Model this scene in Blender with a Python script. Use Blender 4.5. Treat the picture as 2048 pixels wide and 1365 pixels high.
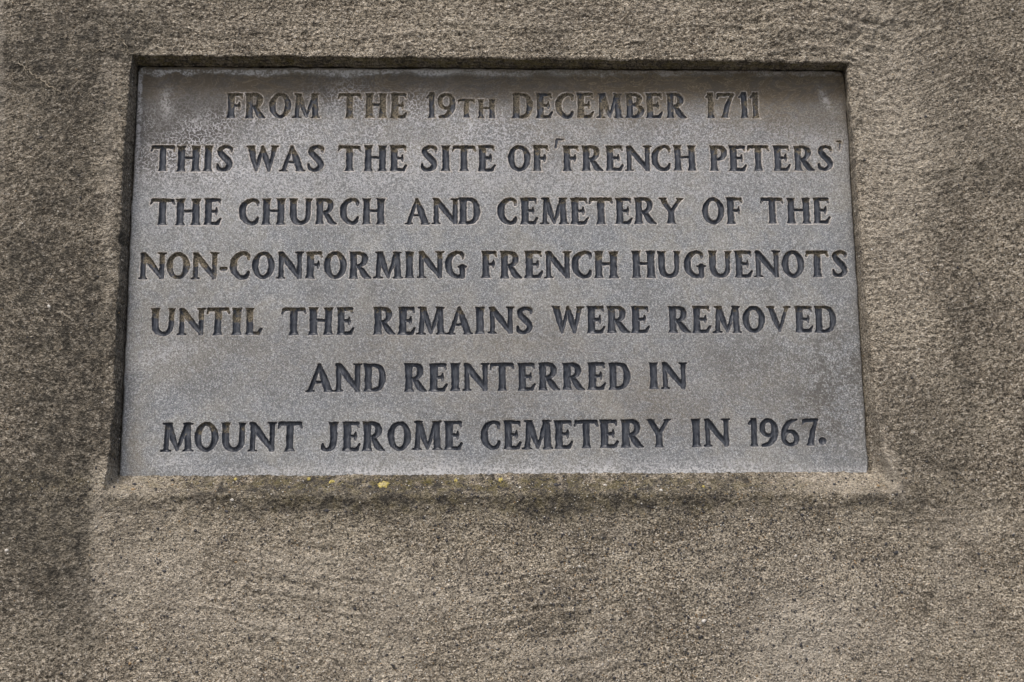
import bpy, math, random
import numpy as np
from mathutils import Matrix, Vector

for o in list(bpy.data.objects):
    bpy.data.objects.remove(o)
scene = bpy.context.scene

# ------------------------------------------------------------------ camera
FOC = 45.0
PITCH, YAW, ROLL = (math.radians(a) for a in (10.26773548, 2.26978227, -1.33210016))
TILT = math.radians(0.83)            # levels the slab in the world
SLAB_Y = 0.028                       # the slab face lies 28 mm behind the wall face
CAM = np.array([0.0, SLAB_Y - 1.539, 1.60])


def basis():
    cp, sp, cy, sy = math.cos(PITCH), math.sin(PITCH), math.cos(YAW), math.sin(YAW)
    cr, sr = math.cos(ROLL), math.sin(ROLL)
    f0 = np.array([sy * cp, cy * cp, sp]); r0 = np.array([cy, -sy, 0.0]); u0 = np.cross(r0, f0)
    rt, up = cr * r0 + sr * u0, -sr * r0 + cr * u0
    c, s = math.cos(TILT), math.sin(TILT)
    M = np.array([[c, 0, -s], [0, 1, 0], [s, 0, c]])
    return M @ rt, M @ up, M @ f0


RT, UP, FW = basis()
cam_d = bpy.data.cameras.new('camera'); cam = bpy.data.objects.new('camera', cam_d)
scene.collection.objects.link(cam); scene.camera = cam
cam_d.lens = FOC; cam_d.sensor_width = 36.0; cam_d.clip_start = 0.05; cam_d.clip_end = 200.0
Mx = Matrix(((RT[0], UP[0], -FW[0], CAM[0]), (RT[1], UP[1], -FW[1], CAM[1]), (RT[2], UP[2], -FW[2], CAM[2]), (0, 0, 0, 1)))
cam.matrix_world = Mx

# ------------------------------------------------------------------ sky and sun (overcast)
SUN_EL, SUN_AZ = math.radians(55), math.radians(-22)     # sun high, in front of the wall, a little to the left
world = bpy.data.worlds.new('World'); scene.world = world; world.use_nodes = True
wn = world.node_tree; bgn = wn.nodes['Background']
sky = wn.nodes.new('ShaderNodeTexSky'); sky.sky_type = 'NISHITA'; sky.sun_disc = False
sky.sun_elevation = SUN_EL; sky.sun_rotation = math.pi - SUN_AZ; sky.air_density = 1.0; sky.dust_density = 4.0; sky.ozone_density = 1.0
wn.links.new(sky.outputs[0], bgn.inputs[0]); bgn.inputs[1].default_value = 0.115
sd = bpy.data.lights.new('sun', 'SUN'); sun = bpy.data.objects.new('sun', sd); scene.collection.objects.link(sun)
sd.energy = 1.4; sd.angle = math.radians(18); sd.color = (1.0, 0.95, 0.88)
sdir = Vector((math.sin(SUN_AZ) * math.cos(SUN_EL), -math.cos(SUN_AZ) * math.cos(SUN_EL), math.sin(SUN_EL)))
sun.rotation_euler = sdir.to_track_quat('Z', 'Y').to_euler()
scene.view_settings.view_transform = 'Standard'; scene.view_settings.look = 'None'
scene.view_settings.exposure = 0.84; scene.view_settings.gamma = 1.0

# ------------------------------------------------------------------ survey: photograph measurements -> points of the wall
FPX = 2048 * FOC / 36.0


def survey(px, py, Y):
    """photograph pixels to (x, z) on the vertical plane y = Y"""
    px = np.asarray(px, float); py = np.asarray(py, float)
    d = [FW[i] + RT[i] * (px - 1024) / FPX - UP[i] * (py - 682.5) / FPX for i in range(3)]
    t = (Y - CAM[1]) / d[1]
    return CAM[0] + d[0] * t, CAM[2] + d[2] * t


def chart(x, z, Y):
    """(x, z) on plane y = Y to survey coordinates, used to lay out stains"""
    v = [x - CAM[0], (Y - CAM[1]) + 0 * x, z - CAM[2]]
    a = sum(v[i] * RT[i] for i in range(3)); b = sum(v[i] * UP[i] for i in range(3)); c = sum(v[i] * FW[i] for i in range(3))
    return 1024 + FPX * a / c, 682.5 - FPX * b / c


# ------------------------------------------------------------------ numpy noise
_L = {}


def vnoise(x, y, seed=0):
    """smooth value noise in -1..1, lattice step 1"""
    if seed not in _L:
        _L[seed] = np.random.default_rng(seed).uniform(-1, 1, (256, 256))
    L = _L[seed]
    xi = np.floor(x).astype(int); yi = np.floor(y).astype(int); fx = x - xi; fy = y - yi
    fx = fx * fx * fx * (fx * (fx * 6 - 15) + 10); fy = fy * fy * fy * (fy * (fy * 6 - 15) + 10)
    a = L[xi % 256, yi % 256]; b = L[(xi + 1) % 256, yi % 256]; c = L[xi % 256, (yi + 1) % 256]; d = L[(xi + 1) % 256, (yi + 1) % 256]
    return (a * (1 - fx) + b * fx) * (1 - fy) + (c * (1 - fx) + d * fx) * fy


def fbm(x, y, seed=0, octs=3):
    s = 0; a = 1.0; t = 0
    for k in range(octs):
        s = s + a * vnoise(x * 2 ** k + 13.7 * k, y * 2 ** k + 5.1 * k, seed + k); t += a; a *= 0.5
    return s / t


def gau(X, Y, cx, cy, sx, sy, rot=0.0):
    c, s = math.cos(math.radians(rot)), math.sin(math.radians(rot))
    u = (X - cx) * c + (Y - cy) * s; v = -(X - cx) * s + (Y - cy) * c
    return np.exp(-0.5 * ((u / sx) ** 2 + (v / sy) ** 2))


def sst(a, b, x):
    t = np.clip((x - a) / (b - a), 0, 1)
    return t * t * (3 - 2 * t)


# ------------------------------------------------------------------ node helper
class NT:
    def __init__(s, name):
        s.m = bpy.data.materials.new(name); s.m.use_nodes = True; s.t = s.m.node_tree
        s.b = s.t.nodes['Principled BSDF']; s.b.inputs['Specular IOR Level'].default_value = 0.25

    def n(s, typ, **k):
        nd = s.t.nodes.new(typ)
        for a, v in k.items():
            setattr(nd, a, v)
        return nd

    def set(s, sock, v):
        if hasattr(v, 'is_output') or isinstance(v, bpy.types.NodeSocket):
            s.t.links.new(v, sock)
        else:
            sock.default_value = v

    def noise(s, vec, scale, detail=2.0, rough=0.5, dist=0.0):
        nd = s.n('ShaderNodeTexNoise'); s.set(nd.inputs['Vector'], vec)
        nd.inputs['Scale'].default_value = scale; nd.inputs['Detail'].default_value = detail
        nd.inputs['Roughness'].default_value = rough; nd.inputs['Distortion'].default_value = dist
        return nd.outputs['Fac']

    def vor(s, vec, scale, feature='F1', out='Distance', rnd=1.0):
        nd = s.n('ShaderNodeTexVoronoi', feature=feature); s.set(nd.inputs['Vector'], vec)
        nd.inputs['Scale'].default_value = scale; nd.inputs['Randomness'].default_value = rnd
        return nd.outputs[out]

    def mth(s, op, a, b=0.0, c=0.0, clamp=False):
        nd = s.n('ShaderNodeMath', operation=op, use_clamp=clamp)
        s.set(nd.inputs[0], a); s.set(nd.inputs[1], b); s.set(nd.inputs[2], c)
        return nd.outputs[0]

    def ramp(s, v, lo, hi, a=0.0, b=1.0):
        nd = s.n('ShaderNodeMapRange', interpolation_type='SMOOTHSTEP')
        s.set(nd.inputs['Value'], v); s.set(nd.inputs['From Min'], lo); s.set(nd.inputs['From Max'], hi)
        s.set(nd.inputs['To Min'], a); s.set(nd.inputs['To Max'], b)
        return nd.outputs['Result']

    def mix(s, f, a, b, bt='MIX'):
        nd = s.n('ShaderNodeMix', data_type='RGBA', blend_type=bt)
        s.set(nd.inputs[0], f)
        for k, v in ((6, a), (7, b)):
            s.set(nd.inputs[k], v if not isinstance(v, tuple) else (*v, 1.0))
        return nd.outputs[2]

    def attr(s, name):
        nd = s.n('ShaderNodeAttribute', attribute_name=name)
        sp = s.n('ShaderNodeSeparateColor'); s.t.links.new(nd.outputs['Color'], sp.inputs[0])
        return sp.outputs[0], sp.outputs[1], sp.outputs[2]

    def obj(s):
        g = s.n('ShaderNodeNewGeometry'); return g.outputs['Position']

    def vec(s, x, y, z):
        nd = s.n('ShaderNodeCombineXYZ'); s.set(nd.inputs[0], x); s.set(nd.inputs[1], y); s.set(nd.inputs[2], z)
        return nd.outputs[0]

    def scale(s, v, sc):
        nd = s.n('ShaderNodeVectorMath', operation='MULTIPLY'); s.set(nd.inputs[0], v); nd.inputs[1].default_value = sc
        return nd.outputs[0]

    def bump(s, h, dist, strength=1.0, normal=None):
        nd = s.n('ShaderNodeBump'); s.set(nd.inputs['Height'], h); nd.inputs['Distance'].default_value = dist
        nd.inputs['Strength'].default_value = strength
        if normal is not None: s.t.links.new(normal, nd.inputs['Normal'])
        return nd.outputs[0]

    def out(s, col, rough, normal=None):
        s.set(s.b.inputs['Base Color'], col if not isinstance(col, tuple) else (*col, 1.0)); s.set(s.b.inputs['Roughness'], rough)
        if normal is not None: s.t.links.new(normal, s.b.inputs['Normal'])
        return s.m


# ------------------------------------------------------------------ materials
def wall_material():
    M = NT('rough_render'); p = M.obj()
    soil_shade, moss, pale = M.attr('stain')  # first channel holds dirt together with painted shade
    br, fine_amt, gran = M.attr('flow')       # stroke coordinate, stroke strength, exposed grit
    sp = M.n('ShaderNodeSeparateXYZ'); M.t.links.new(p, sp.inputs[0])
    uvn = M.n('ShaderNodeAttribute', attribute_name='stroke_uv'); sv = M.n('ShaderNodeSeparateXYZ'); M.t.links.new(uvn.outputs['Vector'], sv.inputs[0])
    strk = M.vec(M.mth('MULTIPLY', sv.outputs[0], 0.22), M.mth('MULTIPLY', sv.outputs[1], 1.0), 0.0)
    n_big = M.noise(p, 16, 3, 0.6)
    n_mid = M.noise(p, 75, 3, 0.6)
    strk2 = M.vec(M.mth('MULTIPLY', sv.outputs[0], 0.78), sv.outputs[1], M.mth('MULTIPLY', sp.outputs[1], 1.0))
    n_a = M.noise(strk2, 275, 2, 0.65, 0.5)
    n_b = M.noise(p, 560, 2, 0.8)
    n_st = M.noise(strk, 300, 2, 0.55)
    v1 = M.vor(p, 430)
    v1c = M.vor(p, 430, out='Color')
    vs = M.n('ShaderNodeSeparateColor'); M.t.links.new(v1c, vs.inputs[0])
    # height of the grit
    n_c = M.noise(p, 430, 1, 0.5)
    n_a = M.mth('ADD', M.mth('MULTIPLY', n_a, M.mth('SUBTRACT', 1.0, M.mth('MULTIPLY', gran, 0.75))), M.mth('MULTIPLY', n_c, M.mth('MULTIPLY', gran, 0.75)))
    n_gr = M.mth('ADD', M.mth('MULTIPLY', n_a, 0.55), M.mth('MULTIPLY', n_b, 0.45))
    n_gr = M.mth('ADD', n_gr, M.mth('MULTIPLY', M.mth('SUBTRACT', n_st, 0.5), M.mth('MULTIPLY', fine_amt, 0.24)))
    h = M.mth('ADD', n_gr, M.mth('MULTIPLY', M.mth('SUBTRACT', 0.5, v1), 0.22))
    # colours: cement paste, pale grains, darker pits
    base = M.mix(M.ramp(n_big, 0.40, 0.60), (0.220, 0.187, 0.141), (0.335, 0.290, 0.221))
    base = M.mix(M.ramp(n_mid, 0.40, 0.64, 0.0, 0.45), base, (0.215, 0.180, 0.135))
    grain = M.ramp(n_gr, 0.52, 0.60)
    base = M.mix(M.mth('MULTIPLY', grain, 0.85), base, (0.54, 0.485, 0.40))
    pit = M.ramp(n_gr, 0.485, 0.425)
    base = M.mix(M.mth('MULTIPLY', pit, 0.88), base, (0.036, 0.030, 0.023))
    gs = M.n('ShaderNodeSeparateColor'); M.t.links.new(M.vor(p, 560, out='Color'), gs.inputs[0])
    gk = M.mth('ADD', 0.62, M.mth('MULTIPLY', gs.outputs[0], M.mth('ADD', 0.70, M.mth('MULTIPLY', gran, 0.35))))
    gc = M.n('ShaderNodeCombineColor')
    for i_ in range(3): M.t.links.new(gk, gc.inputs[i_])
    base = M.mix(1.0, base, gc.outputs[0], 'MULTIPLY')
    # single sand grains, white, ochre, slate
    sel = vs.outputs[0]
    core = M.ramp(v1, 0.42, 0.22)
    dotw = M.mth('MULTIPLY', M.ramp(sel, 0.955, 0.97), core)
    base = M.mix(M.mth('MULTIPLY', dotw, 0.85), base, (0.72, 0.68, 0.62))
    dotd = M.mth('MULTIPLY', M.ramp(vs.outputs[1], M.mth('SUBTRACT', 0.97, M.mth('MULTIPLY', gran, 0.10)), M.mth('SUBTRACT', 0.98, M.mth('MULTIPLY', gran, 0.10))), core)
    base = M.mix(M.mth('MULTIPLY', dotd, 0.9), base, (0.035, 0.034, 0.038))
    doto = M.mth('MULTIPLY', M.mth('MULTIPLY', M.ramp(vs.outputs[2], 0.972, 0.98), core), M.mth('ADD', 0.2, gran))
    base = M.mix(M.mth('MINIMUM', doto, 0.8), base, (0.42, 0.24, 0.09))
    # pale washed areas and painted-light ridges, soot with painted shade, moss
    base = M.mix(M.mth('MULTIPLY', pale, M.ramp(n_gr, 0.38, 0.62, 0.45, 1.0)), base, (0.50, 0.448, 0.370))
    so = M.mth('MULTIPLY', soil_shade, M.ramp(M.mth('ADD', M.mth('MULTIPLY', n_mid, 0.6), M.mth('MULTIPLY', n_gr, 0.4)), 0.36, 0.60, 1.0, 0.45))
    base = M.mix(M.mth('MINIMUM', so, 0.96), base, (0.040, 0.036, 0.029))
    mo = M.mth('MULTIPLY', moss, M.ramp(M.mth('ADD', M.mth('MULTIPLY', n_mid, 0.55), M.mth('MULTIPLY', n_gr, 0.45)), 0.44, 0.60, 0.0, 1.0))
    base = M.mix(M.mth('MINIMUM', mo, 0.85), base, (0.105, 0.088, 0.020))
    b1 = M.bump(h, 0.0095, 1.0)
    return M.out(base, 0.95, b1)


def slab_material():
    M = NT('weathered_limestone'); p = M.obj()
    grime, lime, net = M.attr('stain'); brown, rim, mott = M.attr('stain2')
    n_big = M.noise(p, 9, 4, 0.6, 0.6)
    n_mid = M.noise(p, 55, 4, 0.65, 0.8)
    n_sp = M.noise(p, 660, 2, 0.8)
    n_f = M.noise(p, 330, 3, 0.8)
    base = M.mix(M.ramp(n_big, 0.40, 0.60), (0.195, 0.203, 0.208), (0.255, 0.253, 0.238))
    base = M.mix(M.ramp(n_mid, 0.42, 0.62, 0.0, 0.55), base, (0.150, 0.162, 0.180))
    base = M.mix(M.ramp(n_sp, 0.51, 0.65, 0.0, 0.66), base, (0.50, 0.505, 0.51))
    base = M.mix(M.ramp(n_sp, 0.47, 0.34, 0.0, 0.62), base, (0.070, 0.067, 0.066))
    base = M.mix(M.ramp(n_f, 0.58, 0.72, 0.0, 0.4), base, (0.36, 0.34, 0.30))
    # open pores
    v = M.vor(p, 150); vc = M.n('ShaderNodeSeparateColor'); M.t.links.new(M.vor(p, 150, out='Color'), vc.inputs[0])
    pore = M.mth('MULTIPLY', M.ramp(v, 0.14, 0.08), M.ramp(vc.outputs[0], 0.90, 0.92))
    base = M.mix(pore, base, (0.05, 0.035, 0.025))
    # soft dark mottling, brown wash, soot
    mm = M.mth('MULTIPLY', mott, M.ramp(M.mth('ADD', M.mth('MULTIPLY', n_mid, 0.5), M.mth('MULTIPLY', n_f, 0.5)), 0.62, 0.42))
    base = M.mix(M.mth('MINIMUM', M.mth('MULTIPLY', mm, 0.9), 0.9), base, (0.075, 0.073, 0.070))
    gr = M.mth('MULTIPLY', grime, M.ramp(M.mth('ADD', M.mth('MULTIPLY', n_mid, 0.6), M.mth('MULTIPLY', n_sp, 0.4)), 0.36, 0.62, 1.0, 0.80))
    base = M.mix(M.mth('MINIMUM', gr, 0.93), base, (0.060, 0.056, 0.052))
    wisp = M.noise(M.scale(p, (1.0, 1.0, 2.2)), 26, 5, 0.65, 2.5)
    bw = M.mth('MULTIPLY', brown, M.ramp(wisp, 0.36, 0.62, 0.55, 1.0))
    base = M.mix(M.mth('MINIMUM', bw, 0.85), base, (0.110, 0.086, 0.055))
    vein = M.mth('MULTIPLY', M.mth('MULTIPLY', brown, M.ramp(M.mth('ABSOLUTE', M.mth('SUBTRACT', wisp, 0.52)), 0.022, 0.004)), 0.55)
    base = M.mix(M.mth('MINIMUM', vein, 0.8), base, (0.26, 0.21, 0.145))
    # lime crust with its fine network
    wp = M.n('ShaderNodeVectorMath', operation='ADD'); M.t.links.new(p, wp.inputs[0])
    nz = M.n('ShaderNodeTexNoise'); M.t.links.new(p, nz.inputs['Vector']); nz.inputs['Scale'].default_value = 180; nz.inputs['Detail'].default_value = 2
    M.t.links.new(M.scale(nz.outputs['Color'], (0.0055, 0.0055, 0.0055)), wp.inputs[1])
    e = M.vor(wp.outputs[0], 205, feature='DISTANCE_TO_EDGE')
    webm = M.mth('MULTIPLY', M.ramp(e, 0.17, 0.05), M.ramp(n_f, 0.40, 0.55))
    webm = M.mth('MULTIPLY', webm, net)
    base = M.mix(M.mth('MINIMUM', M.mth('MULTIPLY', webm, 0.85), 0.85), base, (0.47, 0.465, 0.48))
    lm = M.mth('MULTIPLY', lime, M.ramp(M.mth('ADD', M.mth('MULTIPLY', n_mid, 0.35), M.mth('MULTIPLY', n_f, 0.65)), 0.44, 0.56, 0.10, 1.0))
    base = M.mix(M.mth('MINIMUM', lm, 0.9), base, (0.45, 0.445, 0.445))
    rr = M.mth('MULTIPLY', rim, M.ramp(n_f, 0.42, 0.58, 0.35, 1.0))
    base = M.mix(M.mth('MINIMUM', rr, 0.85), base, (0.46, 0.43, 0.40))
    h = M.mth('ADD', M.mth('MULTIPLY', n_sp, 0.7), M.mth('MULTIPLY', n_f, 0.6))
    h = M.mth('ADD', h, M.mth('MULTIPLY', webm, 0.3))
    return M.out(base, 0.85, M.bump(h, 0.0010, 0.8))


def letter_material():
    M = NT('worn_black_letter_paint'); p = M.obj()
    dust, lime, wear = M.attr('stain')
    n_m = M.noise(p, 120, 3, 0.6, 0.6); n_f = M.noise(p, 460, 3, 0.7)
    st = M.noise(M.scale(p, (1.0, 1.0, 0.13)), 620, 2, 0.6)
    base = M.mix(M.ramp(n_m, 0.35, 0.65), (0.020, 0.024, 0.033), (0.042, 0.047, 0.058))
    base = M.mix(M.ramp(st, 0.52, 0.62, 0.0, 0.7), base, (0.080, 0.086, 0.10))
    base = M.mix(M.ramp(n_f, 0.62, 0.72, 0.0, 0.5), base, (0.15, 0.15, 0.15))
    d = M.mth('ADD', dust, M.mth('MULTIPLY', M.mth('SUBTRACT', n_m, 0.5), 1.6))
    d = M.ramp(d, 0.36, 0.62)
    dc = M.mix(M.ramp(n_f, 0.42, 0.58), (0.045, 0.038, 0.025), (0.19, 0.160, 0.112))
    base = M.mix(M.mth('MULTIPLY', d, 0.86), base, dc)
    li = M.mth('MULTIPLY', lime, M.ramp(n_f, 0.38, 0.55))
    base = M.mix(M.mth('MINIMUM', li, 0.9), base, (0.42, 0.37, 0.31))
    rough = M.mth('ADD', 0.42, M.mth('MULTIPLY', d, 0.5))
    h = M.mth('ADD', M.mth('MULTIPLY', st, 0.6), M.mth('MULTIPLY', n_f, 0.5))
    M.b.inputs['Specular IOR Level'].default_value = 0.35
    return M.out(base, rough, M.bump(h, 0.0004, 0.7))


def plain_material(name, c1, c2, sc, rough=0.9, bd=0.0006):
    M = NT(name); p = M.obj(); n = M.noise(p, sc, 3, 0.65)
    return M.out(M.mix(M.ramp(n, 0.38, 0.62), c1, c2), rough, M.bump(n, bd, 0.8))


MW, MS, ML = wall_material(), slab_material(), letter_material()
M_DARK = plain_material('slate_grit', (0.022, 0.022, 0.026), (0.06, 0.058, 0.06), 500, 0.6)
M_WHITE = plain_material('quartz_grit', (0.36, 0.34, 0.30), (0.55, 0.52, 0.47), 500, 0.5)
M_OCHRE = plain_material('flint_grit', (0.17, 0.11, 0.055), (0.30, 0.22, 0.13), 500, 0.6)
M_VEIN = plain_material('lime_vein', (0.20, 0.17, 0.13), (0.38, 0.33, 0.25), 600, 0.95)
M_LICH = plain_material('lichen_crust', (0.20, 0.165, 0.055), (0.42, 0.35, 0.12), 420, 0.95, 0.0009)
M_LICHI = plain_material('lichen_middle', (0.20, 0.17, 0.09), (0.42, 0.36, 0.17), 500, 0.95, 0.0009)


# ------------------------------------------------------------------ mesh helpers
def mesh_obj(name, co, loops, counts, mat, parent=None, attrs=None, smooth=True, normals=None):
    me = bpy.data.meshes.new(name)
    me.vertices.add(len(co)); me.vertices.foreach_set('co', np.ascontiguousarray(co, np.float32).ravel())
    me.loops.add(len(loops)); me.loops.foreach_set('vertex_index', np.asarray(loops, np.int32))
    me.polygons.add(len(counts)); st = np.zeros(len(counts), np.int32); st[1:] = np.cumsum(counts)[:-1]
    me.polygons.foreach_set('loop_start', st)
    try:
        me.polygons.foreach_set('loop_total', np.asarray(counts, np.int32))
    except Exception:
        pass
    me.update(calc_edges=True)
    if smooth: me.polygons.foreach_set('use_smooth', np.ones(len(counts), bool))
    for k, v in (attrs or {}).items():
        if k.endswith('_uv'):
            a = me.attributes.new(k, 'FLOAT_VECTOR', 'POINT')
            w = np.zeros((len(co), 3), np.float32); w[:, :v.shape[1]] = v
            a.data.foreach_set('vector', w.ravel())
        else:
            a = me.attributes.new(k, 'FLOAT_COLOR', 'POINT')
            w = np.ones((len(co), 4), np.float32); w[:, :3] = v
            a.data.foreach_set('color', w.ravel())
    for m in (mat if isinstance(mat, (list, tuple)) else [mat]):
        me.materials.append(m)
    if normals is not None:
        me.normals_split_custom_set_from_vertices([tuple(v) for v in normals.tolist()])
    o = bpy.data.objects.new(name, me); scene.collection.objects.link(o)
    if parent is not None: o.parent = parent
    return o


def empty(name, loc, label, cat, group=None):
    o = bpy.data.objects.new(name, None); scene.collection.objects.link(o); o.location = loc; o.empty_display_size = 0.05
    o['label'] = label; o['category'] = cat
    if group: o['group'] = group
    return o


# ================================================================== WALL
cTL, cTR, cBR, cBL = [np.array(survey(a, b, SLAB_Y)) for a, b in ((275, 134), (1690, 139), (1738, 943), (238, 950))]
SX0, SX1 = (cTL[0] + cBL[0]) / 2, (cTR[0] + cBR[0]) / 2
SZ0, SZ1 = (cBL[1] + cBR[1]) / 2, (cTL[1] + cTR[1]) / 2

NT_, NS_ = 860, 510
ARR = {  # arris of the recess, surveyed on the wall face
    'top': [(264, 110), (500, 111), (800, 114), (1100, 117), (1400, 120), (1696, 125)],
    'right': [(1696, 125), (1699, 200), (1711, 300), (1716, 400), (1728, 550), (1740, 690), (1757, 830), (1776, 925), (1800, 988)],
    'bottom': [(1800, 988), (1500, 986), (1200, 987), (900, 990), (600, 991), (350, 989), (205, 990)],
    'left': [(205, 990), (219, 915), (227, 820), (233, 690), (236, 560), (243, 420), (248, 300), (255, 200), (264, 110)],
}


def path(pts, n):
    P = np.array([survey(a, b, 0.0) for a, b in pts]); d = np.r_[0, np.cumsum(np.linalg.norm(np.diff(P, axis=0), axis=1))]
    s = np.linspace(0, d[-1], n, endpoint=False)
    return np.c_[np.interp(s, d, P[:, 0]), np.interp(s, d, P[:, 1])]


arr = np.vstack([path(ARR['top'], NT_), path(ARR['right'], NS_), path(ARR['bottom'], NT_), path(ARR['left'], NS_)])
side = np.r_[np.zeros(NT_), np.ones(NS_), np.full(NT_, 2), np.full(NS_, 3)].astype(int)


def rect_loop(x0, x1, z0, z1):
    t = np.linspace(0, 1, NT_, endpoint=False); s = np.linspace(0, 1, NS_, endpoint=False)
    return np.vstack([np.c_[x0 + (x1 - x0) * t, np.full(NT_, z1)], np.c_[np.full(NS_, x1), z1 + (z0 - z1) * s],
                      np.c_[x1 + (x0 - x1) * t, np.full(NT_, z0)], np.c_[np.full(NS_, x0), z0 + (z1 - z0) * s]])


inner = rect_loop(SX0 - .0010, SX1 + .0010, SZ0 + .0004, SZ1 + .0016)
FX0, FX1, FZ0, FZ1 = survey(-60, 700, 0)[0], survey(2110, 700, 0)[0], survey(1000, 1430, 0)[1], survey(1000, -60, 0)[1]
frame = rect_loop(FX0, FX1, FZ0, FZ1)
frame2 = rect_loop(FX0 - 1.2, FX1 + 1.2, 0.0, FZ1 + 1.2)
NR, NW, NO = 28, 190, 16
rows = []
inner_y = np.where(side == 2, SLAB_Y + .002, SLAB_Y + .009)
for k in range(NR):                                   # reveal
    t = k / NR
    y = inner_y * (1 - t)
    # soffit stays level, sides splay a little, sill slopes
    rows.append(np.c_[inner[:, 0] * (1 - t) + arr[:, 0] * t, y, inner[:, 1] * (1 - t) + arr[:, 1] * t])
for k in range(NW):
    t = (k / NW) ** 1.12
    q = arr * (1 - t) + frame * t
    rows.append(np.c_[q[:, 0], np.zeros(len(q)), q[:, 1]])
for k in range(NO + 1):
    t = (k / NO) ** 1.6
    q = frame * (1 - t) + frame2 * t
    rows.append(np.c_[q[:, 0], np.zeros(len(q)), q[:, 1]])
G = np.array(rows)                                    # rings x perimeter x 3
for it in range(5):                                   # soften the arris
    a, b = NR - 4, NR + 5
    G[a:b] = 0.5 * G[a:b] + 0.25 * (G[a - 1:b - 1] + G[a + 1:b + 1])
sR = (side == 1)
for it in range(45):                                  # right jamb is trowelled round
    a, b = NR - 12, NR + 9
    Gs = 0.5 * G[a:b] + 0.25 * (G[a - 1:b - 1] + G[a + 1:b + 1])
    G[a:b, sR] = Gs[:, sR]
sB = (side == 2)
for it in range(14):                                  # sill nose is rounded over
    a, b = NR - 8, NR + 8
    Gs = 0.5 * G[a:b] + 0.25 * (G[a - 1:b - 1] + G[a + 1:b + 1])
    G[a:b, sB] = Gs[:, sB]
for cidx, spr in ((NT_ + NS_, 80), (2 * NT_ + NS_, 50)):  # lower corners run into each other
    cols_ = np.arange(cidx - spr, cidx + spr)
    wgt_ = (0.5 + 0.5 * np.cos(np.linspace(-math.pi, math.pi, 2 * spr)))[None, :, None] * sst(2, 9, np.arange(NR + 14))[:, None, None] * sst(NR + 14, NR + 4, np.arange(NR + 14))[:, None, None]
    for it in range(160):
        sl = G[:NR + 14][:, cols_]; av = 0.5 * (G[:NR + 14][:, cols_ - 1] + G[:NR + 14][:, cols_ + 1])
        G[:NR + 14, cols_] = sl + (av - sl) * 0.5 * wgt_
for it in range(40):                                  # ease corners of the outer rings so strokes do not kink
    sl = G[NR + 6:NR + NW - 2]
    G[NR + 6:NR + NW - 2] = 0.5 * sl + 0.125 * (np.roll(sl, 1, 1) + np.roll(sl, -1, 1) + G[NR + 5:NR + NW - 3] + G[NR + 7:NR + NW - 1])
X, Z = G[..., 0], G[..., 2]
PX, PY = chart(X, Z, 0.0)
PXd, PYd = chart(X, Z, 0.0)
# stroke coordinates: the float was dragged level above the slab, in arcs below, slanting at the right
V = Z.copy()
V = V + 0.020 * np.exp(-((PX - 1700) / 170.) ** 2) * np.tanh((X - survey(1700, 200, 0)[0]) / 0.06) * sst(520, 100, PY)
V = V - 0.9 * (X - survey(830, 1200, 0)[0]) ** 2 * sst(1020, 1120, PY) * gau(PX, PY, 830, 1250, 420, 260)
V = V + 0.35 * (X - survey(1800, 900, 0)[0]) * sst(1740, 1850, PX) * sst(1200, 700, PY) * -0.6
V = V + 0.25 * (X - survey(200, 300, 0)[0]) * sst(250, 120, PX) * 0.8 * np.where(PY < 500, -1, 0.6)
V = V + 0.006 * fbm(X * 14, Z * 14, 40, 2)
flow_amt = np.clip(0.55 + 0.25 * sst(260, 60, PY) + 0.35 * gau(PX, PY, 560, 1190, 150, 80) + 0.35 * gau(PX, PY, 1120, 1230, 260, 110) + 0.3 * gau(PX, PY, 1780, 160, 160, 140) + 0.25 * fbm(X * 12, Z * 12, 44, 2)
                   - 0.35 * gau(PX, PY, 1250, 1150, 260, 150) - 0.3 * gau(PX, PY, 300, 1180, 150, 90), 0.12, 1.2)
fade_in = sst(0, NR * 0.5, np.arange(len(G)))[:, None]
lump = 0.0020 * fbm(X * 22, Z * 22, 50, 3) + 0.0014 * fbm(X * 95, Z * 95, 55, 3)
grit = 0.00060 * vnoise(X * 330, Z * 330, 60) + 0.0003 * vnoise(X * 170, Z * 170, 61)
strk = 0.00042 * vnoise(X * 55, V * 330, 65) * flow_amt
rough_px = 0.0034 * gau(PX, PY, 1740, 50, 70, 50) * fbm(X * 130, Z * 130, 70, 2)
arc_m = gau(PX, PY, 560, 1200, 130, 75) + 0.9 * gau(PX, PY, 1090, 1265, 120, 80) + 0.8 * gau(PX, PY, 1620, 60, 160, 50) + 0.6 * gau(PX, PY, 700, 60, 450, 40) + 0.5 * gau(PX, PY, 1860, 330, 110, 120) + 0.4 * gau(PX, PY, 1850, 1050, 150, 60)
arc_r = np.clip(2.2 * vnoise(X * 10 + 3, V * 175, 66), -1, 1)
strk = strk + 0.0011 * arc_m * arc_r
disp = (lump + rough_px) * (0.15 + 0.85 * fade_in) + grit * 1.3 + strk
G[..., 1] -= disp
# ridges where the render was pushed up around the sill and lower right jamb
ring = np.arange(len(G))[:, None]
dr = np.hypot(X - arr[None, :, 0], Z - arr[None, :, 1])
out = (ring >= NR)
low = sst(700, 960, PY)
k_edge = np.where(side == 2, 1.0, np.where(side == 0, 0.0, 1.0))[None, :] * np.where(side[None, :] == 2, 1.0, low)
G[..., 1] -= 0.0046 * k_edge * np.where(out, np.exp(-(dr / 0.012) ** 1.5), np.exp(-(dr / 0.008) ** 2)) * (0.75 + 0.5 * fbm(X * 40, Z * 40, 77, 2))
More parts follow.
